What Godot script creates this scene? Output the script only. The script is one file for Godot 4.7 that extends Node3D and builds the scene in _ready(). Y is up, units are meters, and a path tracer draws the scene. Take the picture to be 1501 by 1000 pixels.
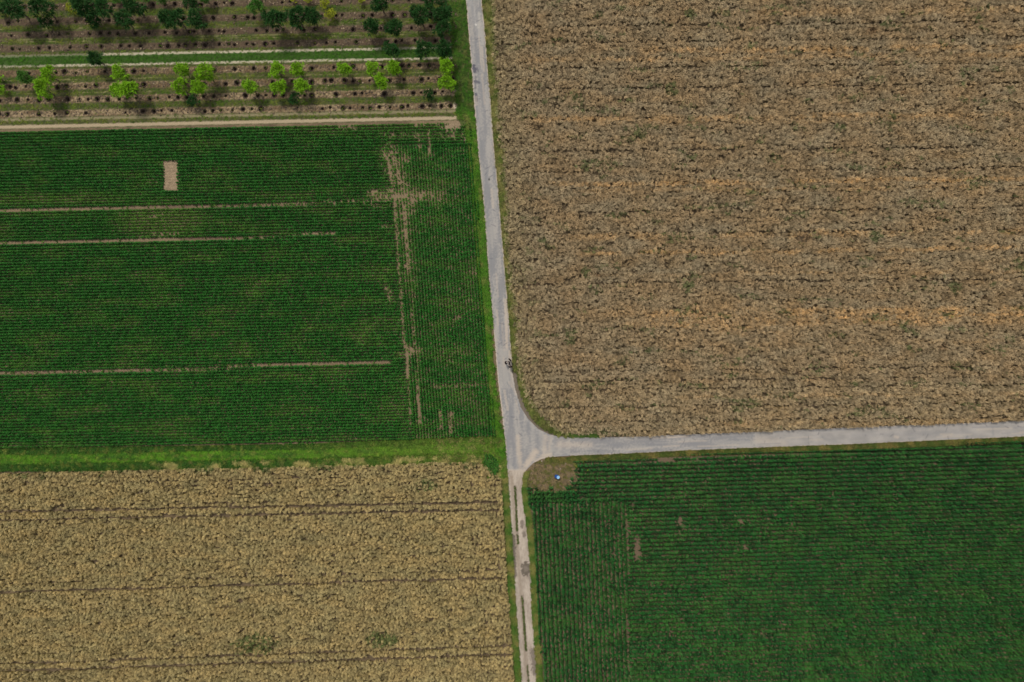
extends Node3D
# An aerial view straight down on fields: orchard, young crop, ripe wheat, maize, farm roads.

const S := 0.12      # metres on the ground per photo unit
const H := 120.0     # height of the camera
var rng := RandomNumberGenerator.new()
var n1 := FastNoiseLite.new()
var n2 := FastNoiseLite.new()
var n3 := FastNoiseLite.new()
var used := {}

# ---- outlines measured from the photograph: (along, across) tables -------------
var ROAD_L := PackedVector2Array([Vector2(-90, 675), Vector2(0, 683), Vector2(84, 690), Vector2(150, 695), Vector2(225, 701), Vector2(300, 709), Vector2(400, 716), Vector2(480, 723.5), Vector2(559, 730), Vector2(607, 736), Vector2(660, 741.5), Vector2(690, 743.5)])
var ROAD_R := PackedVector2Array([Vector2(-90, 698), Vector2(0, 706), Vector2(52, 711.5), Vector2(96, 714.5), Vector2(150, 719.5), Vector2(212, 724), Vector2(287, 731), Vector2(400, 740.5), Vector2(480, 747), Vector2(525, 750.5), Vector2(547, 751), Vector2(571, 755.5), Vector2(597.6, 763.6), Vector2(614, 774), Vector2(629, 789), Vector2(637, 805.6), Vector2(640, 818), Vector2(641, 836), Vector2(668.2, 836), Vector2(669.5, 813), Vector2(673, 793.6), Vector2(679, 781.6), Vector2(689, 771.5), Vector2(690, 771)])
var SIDE_T := PackedVector2Array([Vector2(836, 641), Vector2(866, 641), Vector2(940, 640), Vector2(1000, 637), Vector2(1108, 633), Vector2(1270, 625.6), Vector2(1501, 617), Vector2(1590, 613.5)])
var SIDE_B := PackedVector2Array([Vector2(836, 668.2), Vector2(856, 667.5), Vector2(940, 664), Vector2(1000, 660.5), Vector2(1252, 651), Vector2(1501, 640), Vector2(1590, 636)])
var TRACK_L := PackedVector2Array([Vector2(690, 743.5), Vector2(720, 745), Vector2(790, 750), Vector2(877, 755), Vector2(947, 760), Vector2(1000, 764), Vector2(1090, 770)])
var TRACK_R := PackedVector2Array([Vector2(690, 771), Vector2(700, 767.5), Vector2(720, 766), Vector2(765, 772.5), Vector2(818, 777.8), Vector2(895, 781), Vector2(947, 785), Vector2(1000, 788), Vector2(1090, 793)])
var WHEAT_E_L := PackedVector2Array([Vector2(-90, 717), Vector2(0, 723), Vector2(100, 725), Vector2(162, 730), Vector2(225, 735), Vector2(300, 740), Vector2(400, 747), Vector2(480, 754), Vector2(540, 761), Vector2(583, 774), Vector2(614, 797), Vector2(628, 816), Vector2(635, 832), Vector2(640, 850)])

func tab(t: PackedVector2Array, x: float) -> float:
	if x <= t[0].x: return t[0].y
	for i in range(1, t.size()):
		if x <= t[i].x:
			return lerpf(t[i - 1].y, t[i].y, (x - t[i - 1].x) / maxf(t[i].x - t[i - 1].x, 0.0001))
	return t[t.size() - 1].y

func W(px: float, py: float, seen := 0.0, y := 0.0) -> Vector3:
	# ground position of a thing whose point at height `seen` is at this spot
	var k := S * (H - seen) / H
	return Vector3((px - 750.5) * k, y, (py - 500.0) * k)

func numbered(n: String) -> String:
	if not used.has(n):
		used[n] = 0
		return n
	used[n] += 1
	return "%s_%03d" % [n, used[n]]

func tag(o: Node, label := "", category := "", group := "", kind := "") -> void:
	if label != "": o.set_meta("label", label)
	if category != "": o.set_meta("category", category)
	if group != "": o.set_meta("group", group)
	if kind != "": o.set_meta("kind", kind)

func part(called: String, mesh: Mesh, m: Material, parent: Node = self) -> MeshInstance3D:
	var o := MeshInstance3D.new()
	o.name = numbered(called) if parent == self else called
	o.mesh = mesh
	if m: o.material_override = m
	parent.add_child(o, true)
	return o

func thing(called: String, at: Vector3, turn := 0.0) -> Node3D:
	var o := Node3D.new()
	o.name = numbered(called)
	add_child(o)
	o.position = at
	o.rotation.y = turn
	return o

func lin(r: float, g: float, b: float) -> Color:
	return Color(r, g, b)

func noise_tex(freq: float, lo: float, hi: float, sd: int, normal := false) -> NoiseTexture2D:
	var f := FastNoiseLite.new()
	f.seed = sd
	f.frequency = freq
	f.fractal_octaves = 5
	var t := NoiseTexture2D.new()
	t.noise = f
	t.width = 512
	t.height = 512
	t.seamless = true
	if normal:
		t.as_normal_map = true
		t.bump_strength = 6.0
	else:
		var g := Gradient.new()
		g.set_color(0, Color(lo, lo, lo))
		g.set_color(1, Color(hi, hi, hi))
		t.color_ramp = g
	return t

func ground_mat(scale_m: float, lo: float, hi: float, sd: int, rough := 0.95) -> StandardMaterial3D:
	var m := StandardMaterial3D.new()
	m.vertex_color_use_as_albedo = true
	m.albedo_texture = noise_tex(0.02, lo, hi, sd)
	m.normal_enabled = true
	m.normal_texture = noise_tex(0.03, 0, 1, sd + 1, true)
	m.normal_scale = 0.6
	m.uv1_triplanar = true
	m.uv1_world_triplanar = true
	m.uv1_scale = Vector3.ONE / scale_m
	m.roughness = rough
	return m

func plant_mat(rough := 0.8, spec := 0.3, back := Color(0, 0, 0)) -> StandardMaterial3D:
	var m := StandardMaterial3D.new()
	m.vertex_color_use_as_albedo = true
	m.roughness = rough
	m.metallic_specular = spec
	m.cull_mode = BaseMaterial3D.CULL_DISABLED
	if back != Color(0, 0, 0):
		m.backlight_enabled = true
		m.backlight = back
	return m

# ---- sheets of ground -------------------------------------------------------
func sheet(called: String, rows: PackedFloat32Array, along_x: bool, lo: Callable, hi: Callable, cols: int, color_of: Callable, height_of: Callable, m: Material) -> MeshInstance3D:
	var st := SurfaceTool.new()
	st.begin(Mesh.PRIMITIVE_TRIANGLES)
	for r in rows:
		var a: float = lo.call(r)
		var b: float = hi.call(r)
		for c in cols + 1:
			var q: float = lerpf(a, b, float(c) / cols)
			var px: float = r if along_x else q
			var py: float = q if along_x else r
			st.set_color(color_of.call(px, py))
			st.add_vertex(W(px, py, 0.0, height_of.call(px, py)))
	for i in rows.size() - 1:
		for c in cols:
			var k := i * (cols + 1) + c
			for t in ([k, k + 1, k + cols + 1, k + 1, k + cols + 2, k + cols + 1] if not along_x else [k, k + cols + 1, k + 1, k + 1, k + cols + 1, k + cols + 2]):
				st.add_index(t)
	st.generate_normals()
	var o := part(called, st.commit(), m)
	o.set_meta("kind", "structure")
	return o

func steps(a: float, b: float, d: float) -> PackedFloat32Array:
	var out := PackedFloat32Array()
	var n := int(ceil((b - a) / d))
	for i in n + 1: out.append(lerpf(a, b, float(i) / n))
	return out

func seg(px: float, py: float, a: Vector2, b: Vector2) -> float:
	var p := Vector2(px, py)
	var ab := b - a
	var t := clampf((p - a).dot(ab) / maxf(ab.length_squared(), 0.001), 0.0, 1.0)
	return p.distance_to(a + ab * t)

# marks: [x0, y0, x1, y1, half width, edge, strength, colour]; the edge is broken up by noise
func marked(c: Color, px: float, py: float, marks: Array) -> Color:
	var w := n3.get_noise_2d(px * 2.2, py * 2.2) * 1.6
	for k in marks:
		var hw: float = k[4]
		if py < minf(k[1], k[3]) - hw * 2.0 - 3.0 or py > maxf(k[1], k[3]) + hw * 2.0 + 3.0: continue
		var d := seg(px, py, Vector2(k[0], k[1]), Vector2(k[2], k[3])) + w * minf(2.6, hw * 0.45)
		var f: float = smoothstep(hw + k[5], hw - k[5], d) * k[6]
		if f > 0.0: c = c.lerp(k[7], f)
	return c

func in_plot(px: float, py: float) -> bool:
	var w := n3.get_noise_2d(px * 2.5, py * 2.5) * 1.4
	return px + w > 238.5 and px + w < 259.5 and py + w > 234.5 and py + w < 279.5

func covered(px: float, py: float, marks: Array) -> float:
	var f := 0.0
	var w := n3.get_noise_2d(px * 2.2, py * 2.2) * 1.6
	for k in marks:
		var hw: float = k[4]
		if py < minf(k[1], k[3]) - hw - 5.0 or py > maxf(k[1], k[3]) + hw + 5.0: continue
		var d := seg(px, py, Vector2(k[0], k[1]), Vector2(k[2], k[3])) + w * minf(2.6, hw * 0.45)
		f = maxf(f, smoothstep(hw + k[5], hw - k[5], d) * k[6])
	return f

# ---- small plant meshes -----------------------------------------------------
func ribbon(st: SurfaceTool, pts: Array, widths: Array, side: Vector3, cols: Array) -> void:
	for i in pts.size() - 1:
		var a: Vector3 = pts[i] - side * widths[i] * 0.5
		var b: Vector3 = pts[i] + side * widths[i] * 0.5
		var c: Vector3 = pts[i + 1] - side * widths[i + 1] * 0.5
		var d: Vector3 = pts[i + 1] + side * widths[i + 1] * 0.5
		for q in [[a, i], [b, i], [c, i + 1], [b, i], [d, i + 1], [c, i + 1]]:
			st.set_color(cols[q[1]])
			st.add_vertex(q[0])

func open() -> SurfaceTool:
	var st := SurfaceTool.new()
	st.begin(Mesh.PRIMITIVE_TRIANGLES)
	st.set_smooth_group(-1)
	return st

func close(st: SurfaceTool) -> ArrayMesh:
	st.generate_normals()
	return st.commit()

func wheat_clump() -> ArrayMesh:
	var st := open()
	for i in 30:
		var a := rng.randf() * TAU
		var r := sqrt(rng.randf()) * 0.13
		var base := Vector3(cos(a) * r, 0, sin(a) * r)
		var out := Vector3(cos(a + rng.randf_range(-0.7, 0.7)), 0, sin(a + rng.randf_range(-0.7, 0.7)))
		var h := rng.randf_range(0.62, 0.88)
		var top := base + out * rng.randf_range(0.02, 0.1) + Vector3(0, h, 0)
		var tip := top + out * rng.randf_range(0.06, 0.16) + Vector3(0, rng.randf_range(-0.06, 0.1), 0)
		var side := Vector3(-out.z, 0, out.x)
		var v := rng.randf_range(0.8, 1.15)
		var stem := Color(0.8 * v, 0.82 * v, 0.7 * v)
		var ear := Color(1.0 * v, 1.0 * v, 1.0 * v)
		ribbon(st, [base, base.lerp(top, 0.6) + out * 0.01, top], [0.02, 0.024, 0.02], side, [stem, stem, ear])
		ribbon(st, [top, top.lerp(tip, 0.5) + Vector3(0, 0.02, 0), tip], [0.03, 0.052, 0.03], side, [ear, ear, ear])
	return close(st)

func maize_plant(h: float, n: int, length: float, width: float, low: float) -> ArrayMesh:
	var st := open()
	var stem := Color(0.85, 0.95, 0.7)
	for s in [Vector3(1, 0, 0), Vector3(0, 0, 1)]:
		ribbon(st, [Vector3.ZERO, Vector3(0, h * 0.8, 0)], [0.035, 0.02], s, [stem, stem])
	for i in n:
		var f := clampf(float(i - 6) / (n - 7), 0.0, 1.0)
		var a := PI * i + rng.randf_range(-0.45, 0.45)
		var out := Vector3(cos(a), 0, sin(a))
		var side := Vector3(-out.z, rng.randf_range(-0.25, 0.25), out.x).normalized()
		var y := h * (lerpf(0.38, 0.86, f) if i >= 6 else lerpf(0.06, 0.2, i / 6.0))
		var l := rng.randf_range(0.8, 1.1) * (length * lerpf(1.0, 0.65, f) if i >= 6 else low)
		var up := lerpf(0.45, 0.75, f) if i >= 6 else 0.2
		var v := rng.randf_range(0.85, 1.2)
		var c := Color(v, v, v)
		var p0 := Vector3(0, y, 0)
		ribbon(st, [p0, p0 + out * l * 0.28 + Vector3(0, l * up * 0.45, 0), p0 + out * l * 0.58 + Vector3(0, l * up * 0.5, 0), p0 + out * l * 0.85 + Vector3(0, l * up * 0.2, 0), p0 + out * l + Vector3(0, -l * 0.12, 0)],
			[width * 0.6, width, width * 0.95, width * 0.6, width * 0.1], side, [c, c, c, c, c])
	return close(st)

func grass_tuft(n: int, h: float, spread: float, w: float) -> ArrayMesh:
	var st := open()
	for i in n:
		var a := rng.randf() * TAU
		var r := sqrt(rng.randf()) * spread
		var base := Vector3(cos(a) * r, 0, sin(a) * r)
		var b := rng.randf() * TAU
		var out := Vector3(cos(b), 0, sin(b))
		var hh := h * rng.randf_range(0.6, 1.1)
		var v := rng.randf_range(0.75, 1.2)
		var c := Color(v, v, v * 0.9)
		ribbon(st, [base, base + out * hh * 0.25 + Vector3(0, hh * 0.7, 0), base + out * hh * 0.75 + Vector3(0, hh * 0.85, 0)], [w, w, w * 0.25], Vector3(-out.z, 0, out.x), [c, c, c])
	return close(st)

class Scatter:
	var buf := PackedFloat32Array()
	var n := 0
	func put(p: Vector3, yaw: float, tilt_dir: float, tilt: float, sx: float, sy: float, c: Color) -> void:
		var b := Basis(Vector3(cos(tilt_dir), 0, sin(tilt_dir)), tilt) * Basis(Vector3.UP, yaw)
		b = b * Basis.from_scale(Vector3(sx, sy, sx))
		buf.append_array(PackedFloat32Array([b.x.x, b.y.x, b.z.x, p.x, b.x.y, b.y.y, b.z.y, p.y, b.x.z, b.y.z, b.z.z, p.z, c.r, c.g, c.b, 1.0]))
		n += 1

func stuff(called: String, sc: Scatter, mesh: Mesh, m: Material, label: String, category: String) -> void:
	var mm := MultiMesh.new()
	mm.transform_format = MultiMesh.TRANSFORM_3D
	mm.use_colors = true
	mm.mesh = mesh
	mm.instance_count = sc.n
	mm.buffer = sc.buf
	var o := MultiMeshInstance3D.new()
	o.name = numbered(called)
	o.multimesh = mm
	o.material_override = m
	add_child(o)
	tag(o, label, category, "", "stuff")
	print(called, " ", sc.n)

# ---- trees --------------------------------------------------------------------
func crown_mesh(sd: int, clumps: int) -> ArrayMesh:
	rng.seed = sd
	var st := open()
	for k in clumps:
		var d := Vector3(rng.randfn(), rng.randfn() * 0.9 + 0.55, rng.randfn()).normalized()
		var rad := rng.randf_range(0.35, 1.0)
		var cc := Vector3(d.x * rad * 1.4, d.y * rad * 1.15, d.z * rad * 1.4)
		var tone := rng.randf_range(0.5, 1.25)
		for i in 22:
			var q := Vector3(rng.randfn(), rng.randfn() * 0.7 + 0.35, rng.randfn()).normalized()
			var dir := (q + d * 0.8).normalized()
			var p0 := cc + dir * rng.randf_range(0.03, 0.36)
			var l := rng.randf_range(0.3, 0.58)
			var side := dir.cross(Vector3(rng.randf_range(-0.4, 0.4), 1, rng.randf_range(-0.4, 0.4))).normalized()
			var p1 := p0 + dir * l * 0.5 + Vector3(0, 0.03, 0)
			var p2 := p0 + dir * l - Vector3(0, l * rng.randf_range(0.1, 0.4), 0)
			var v := tone * rng.randf_range(0.6, 1.35)
			var c := Color(v * rng.randf_range(0.85, 1.15), v, v * 0.9)
			ribbon(st, [p0, p1, p2], [0.03, 0.11, 0.03], side, [c, c, c])
	return close(st)

func tube(st: SurfaceTool, a: Vector3, b: Vector3, ra: float, rb: float, c: Color, sides := 7) -> void:
	var d := (b - a).normalized()
	var u := d.cross(Vector3(0.3, 0.1, 0.9)).normalized()
	var w := d.cross(u)
	for i in sides:
		var t0 := TAU * i / sides
		var t1 := TAU * (i + 1) / sides
		var o0 := u * cos(t0) + w * sin(t0)
		var o1 := u * cos(t1) + w * sin(t1)
		for q in [a + o0 * ra, b + o0 * rb, a + o1 * ra, a + o1 * ra, b + o0 * rb, b + o1 * rb, b + o0 * rb, b, b + o1 * rb]:
			st.set_color(c)
			st.add_vertex(q)

func trunk_mesh(sd: int) -> ArrayMesh:
	rng.seed = sd
	var st := open()
	var c := Color(0.14, 0.11, 0.085)
	var pts := [Vector3(0, -0.05, 0), Vector3(0.03, 0.9, 0.02), Vector3(-0.03, 1.8, 0.03), Vector3(0.02, 2.7, -0.03), Vector3(0, 3.5, 0)]
	var rad := [0.13, 0.10, 0.085, 0.06, 0.025]
	for i in 4: tube(st, pts[i], pts[i + 1], rad[i], rad[i + 1], c)
	for i in 9:
		var a := TAU * i * 0.382
		var y := rng.randf_range(1.5, 2.9)
		var p := Vector3(0, y, 0)
		var e := p + Vector3(cos(a) * 0.6, rng.randf_range(0.25, 0.55), sin(a) * 0.6)
		tube(st, p, e, 0.045, 0.028, c, 5)
		tube(st, e, e + Vector3(cos(a + 0.4) * 0.45, rng.randf_range(0.1, 0.4), sin(a + 0.4) * 0.45), 0.028, 0.01, c, 5)
	return close(st)

# ---- people: one continuous skin from tapered capsules ---------------------------
func body_mesh(bones: Array, cell: float) -> ArrayMesh:
	# bones: [a, b, ra, rb, colour]; surface nets on a grid
	var lo := Vector3(9, 9, 9)
	var hi := -lo
	for b in bones:
		for e in [b[0], b[1]]:
			lo = lo.min(e - Vector3.ONE * 0.2)
			hi = hi.max(e + Vector3.ONE * 0.2)
	var nx := int((hi.x - lo.x) / cell) + 2
	var ny := int((hi.y - lo.y) / cell) + 2
	var nz := int((hi.z - lo.z) / cell) + 2
	var val := PackedFloat32Array()
	val.resize(nx * ny * nz)
	for z in nz:
		for y in ny:
			for x in nx:
				var p := lo + Vector3(x, y, z) * cell
				var d := 1.0
				for b in bones:
					var ab: Vector3 = b[1] - b[0]
					var t := clampf((p - b[0]).dot(ab) / maxf(ab.length_squared(), 0.00001), 0, 1)
					var dd: float = p.distance_to(b[0] + ab * t) - lerpf(b[2], b[3], t)
					var k := 0.03
					var hh := clampf(0.5 + 0.5 * (d - dd) / k, 0, 1)
					d = lerpf(d, dd, hh) - k * hh * (1.0 - hh)
				val[x + nx * (y + ny * z)] = d
	var st := SurfaceTool.new()
	st.begin(Mesh.PRIMITIVE_TRIANGLES)
	var idx := {}
	var cnt := 0
	var off := [0, 1, nx, nx + 1, nx * ny, nx * ny + 1, nx * ny + nx, nx * ny + nx + 1]
	for z in nz - 1:
		for y in ny - 1:
			for x in nx - 1:
				var i0 := x + nx * (y + ny * z)
				var inside := 0
				for o in off:
					if val[i0 + o] < 0.0: inside += 1
				if inside == 0 or inside == 8: continue
				var sum := Vector3.ZERO
				var m := 0
				for e in [[0, 1], [2, 3], [4, 5], [6, 7], [0, 2], [1, 3], [4, 6], [5, 7], [0, 4], [1, 5], [2, 6], [3, 7]]:
					var va := val[i0 + off[e[0]]]
					var vb := val[i0 + off[e[1]]]
					if (va < 0.0) == (vb < 0.0): continue
					var pa := Vector3(e[0] & 1, (e[0] >> 1) & 1, e[0] >> 2)
					var pb := Vector3(e[1] & 1, (e[1] >> 1) & 1, e[1] >> 2)
					sum += pa.lerp(pb, va / (va - vb))
					m += 1
				var p := lo + (Vector3(x, y, z) + sum / m) * cell
				var best := 9.0
				var col := Color.BLACK
				for b in bones:
					var ab: Vector3 = b[1] - b[0]
					var t := clampf((p - b[0]).dot(ab) / maxf(ab.length_squared(), 0.00001), 0, 1)
					var dd: float = p.distance_to(b[0] + ab * t) - lerpf(b[2], b[3], t)
					if dd < best:
						best = dd
						col = b[4]
				st.set_color(col)
				st.add_vertex(p)
				idx[i0] = cnt
				cnt += 1
	for z in range(1, nz - 1):
		for y in range(1, ny - 1):
			for x in range(1, nx - 1):
				var i0 := x + nx * (y + ny * z)
				var a := val[i0] < 0.0
				for ax in [[1, nx, nx * ny], [nx, nx * ny, 1], [nx * ny, 1, nx]]:
					var b := val[i0 + ax[0]] < 0.0
					if a == b: continue
					var q := [i0, i0 - ax[1], i0 - ax[1] - ax[2], i0 - ax[2]]
					if a: q.reverse()
					if idx.has(q[0]) and idx.has(q[1]) and idx.has(q[2]) and idx.has(q[3]):
						for k in [0, 1, 2, 0, 2, 3]: st.add_index(idx[q[k]])
	st.generate_normals()
	return st.commit()

func person(at: Vector3, turn: float, label: String, top: Color, legs: Color, hair: Color, hands_at: Array, cap := false) -> void:
	var skin := Color(0.42, 0.27, 0.2)
	var shoe := Color(0.03, 0.03, 0.03)
	var B := []
	# faces -z; y up, 1.76 m
	B.append([Vector3(0, 0.98, 0), Vector3(0, 1.2, 0.01), 0.14, 0.13, top])
	for s in [-1.0, 1.0]:
		B.append([Vector3(s * 0.06, 1.1, 0), Vector3(s * 0.12, 1.38, 0.01), 0.125, 0.125, top])
		B.append([Vector3(s * 0.09, 0.94, 0), Vector3(s * 0.105, 0.5, -0.01), 0.095, 0.065, legs])
		B.append([Vector3(s * 0.105, 0.5, -0.01), Vector3(s * 0.11, 0.1, 0.02), 0.065, 0.045, legs])
		B.append([Vector3(s * 0.11, 0.05, 0.03), Vector3(s * 0.13, 0.04, -0.14), 0.05, 0.042, shoe])
		var hand: Vector3 = hands_at[0 if s < 0 else 1]
		var sh := Vector3(s * 0.19, 1.42, 0.01)
		var el := sh.lerp(hand, 0.5) + Vector3(s * 0.07, -0.12, 0.05)
		B.append([sh, el, 0.08, 0.06, top])
		B.append([el, hand, 0.058, 0.042, top])
		var fw := (hand - el).normalized()
		B.append([hand, hand + fw * 0.08, 0.032, 0.036, skin])
		var sd := fw.cross(Vector3.UP).normalized()
		for k in 4:
			B.append([hand + fw * 0.08 + sd * (k - 1.5) * 0.022, hand + fw * (0.15 + 0.012 * (1.5 - absf(k - 1.3))) + sd * (k - 1.5) * 0.026 - Vector3(0, 0.02, 0), 0.011, 0.009, skin])
		B.append([hand + fw * 0.03 - sd * s * 0.03, hand + fw * 0.09 - sd * s * 0.065, 0.013, 0.01, skin])
	B.append([Vector3(0, 1.42, 0), Vector3(0, 1.54, -0.01), 0.06, 0.055, skin])
	B.append([Vector3(0, 1.6, -0.015), Vector3(0, 1.67, -0.005), 0.075, 0.09, skin])
	B.append([Vector3(0, 1.63, -0.1), Vector3(0, 1.61, -0.115), 0.012, 0.018, skin])
	for s in [-1.0, 1.0]: B.append([Vector3(s * 0.09, 1.64, 0), Vector3(s * 0.095, 1.62, 0), 0.018, 0.012, skin])
	var o := thing("person", at, turn)
	part("body", body_mesh(B, 0.026), plant_mat(0.85, 0.3), o)
	var hb := [[Vector3(0, 1.675, 0.015), Vector3(0, 1.7, 0.0), 0.096, 0.088, hair], [Vector3(0, 1.62, 0.045), Vector3(0, 1.68, 0.03), 0.07, 0.08, hair]]
	if cap: hb.append([Vector3(0, 1.7, -0.09), Vector3(0, 1.69, -0.15), 0.045, 0.03, hair])
	part("cap" if cap else "hair", body_mesh(hb, 0.02), plant_mat(0.8, 0.3), o)
	tag(o, label, "person", "people standing together on the road")

# =============================================================================
func _ready() -> void:
	# camera
	var cam := Camera3D.new()
	cam.name = "camera"
	add_child(cam)
	cam.position = Vector3(0, H, 0)
	cam.rotation_degrees = Vector3(-90, 0, 0)
	cam.fov = rad_to_deg(2.0 * atan(500.0 * S / H))
	cam.far = 4000.0
	cam.current = true
	# overcast sky
	var env := Environment.new()
	env.background_mode = Environment.BG_SKY
	var sky := Sky.new()
	var sm := ProceduralSkyMaterial.new()
	sm.sky_top_color = Color(0.84, 0.845, 0.85)
	sm.sky_horizon_color = Color(0.66, 0.665, 0.67)
	sm.ground_bottom_color = Color(0.25, 0.25, 0.2)
	sm.ground_horizon_color = Color(0.6, 0.62, 0.62)
	sm.sky_curve = 0.3
	sky.sky_material = sm
	env.sky = sky
	env.tonemap_mode = Environment.TONE_MAPPER_LINEAR
	env.background_energy_multiplier = 0.42
	env.tonemap_exposure = 1.9
	env.sdfgi_enabled = true
	env.ssao_enabled = true
	env.ssil_enabled = true
	var we := WorldEnvironment.new()
	we.environment = env
	add_child(we)
	var sun := DirectionalLight3D.new()
	sun.name = "sun"
	sun.light_energy = 0.5
	sun.light_angular_distance = 10.0
	sun.light_color = Color(1.0, 0.96, 0.9)
	sun.shadow_enabled = true
	add_child(sun)
	sun.rotation_degrees = Vector3(-54, 205, 0)

	n1.seed = 11
	n1.frequency = 0.012
	n1.fractal_octaves = 4
	n2.seed = 23
	n2.frequency = 0.05
	n2.fractal_octaves = 3
	n3.seed = 37
	n3.frequency = 0.12
	n3.fractal_octaves = 3
	build_ground()
	build_roads()
	build_orchard()
	build_young_crop()
	build_wheat_west()
	build_wheat_east()
	build_maize()
	build_verges()
	build_small_things()

# ---- ground --------------------------------------------------------------------
var SOIL := Color(0.30, 0.215, 0.14)
var SOIL_DARK := Color(0.17, 0.124, 0.076)

func loam(x: float, y: float) -> Color:
	return SOIL_DARK * (1.0 + 0.5 * n1.get_noise_2d(x * 3.0, y * 3.0))
var GRASS := Color(0.055, 0.095, 0.018)

# bare places in the young crop
var BARE: Array = []
var PITS: Array = []

func crop_top(px: float) -> float: return 191.0 - 0.0205 * px
func crop_bottom(px: float) -> float: return 659.0 - 0.016 * px if px < 450 else lerpf(651.8, 640.0, clampf((px - 450.0) / 260.0, 0, 1))
func crop_right(py: float) -> float: return tab(ROAD_L, py) - lerpf(7.5, 12.0, clampf((py - 200.0) / 400.0, 0, 1))
func wheat_w_top(px: float) -> float: return 695.0 - 0.024 * px
func wheat_w_right(py: float) -> float: return minf(tab(TRACK_L, py) - 9.0, 703.0 + maxf(py - 678.0, 0.0) * 1.35)
func maize_left(py: float) -> float: return tab(TRACK_R, py) + 7.0
func maize_top(px: float) -> float: return tab(SIDE_B, px) + 6.0

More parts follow.
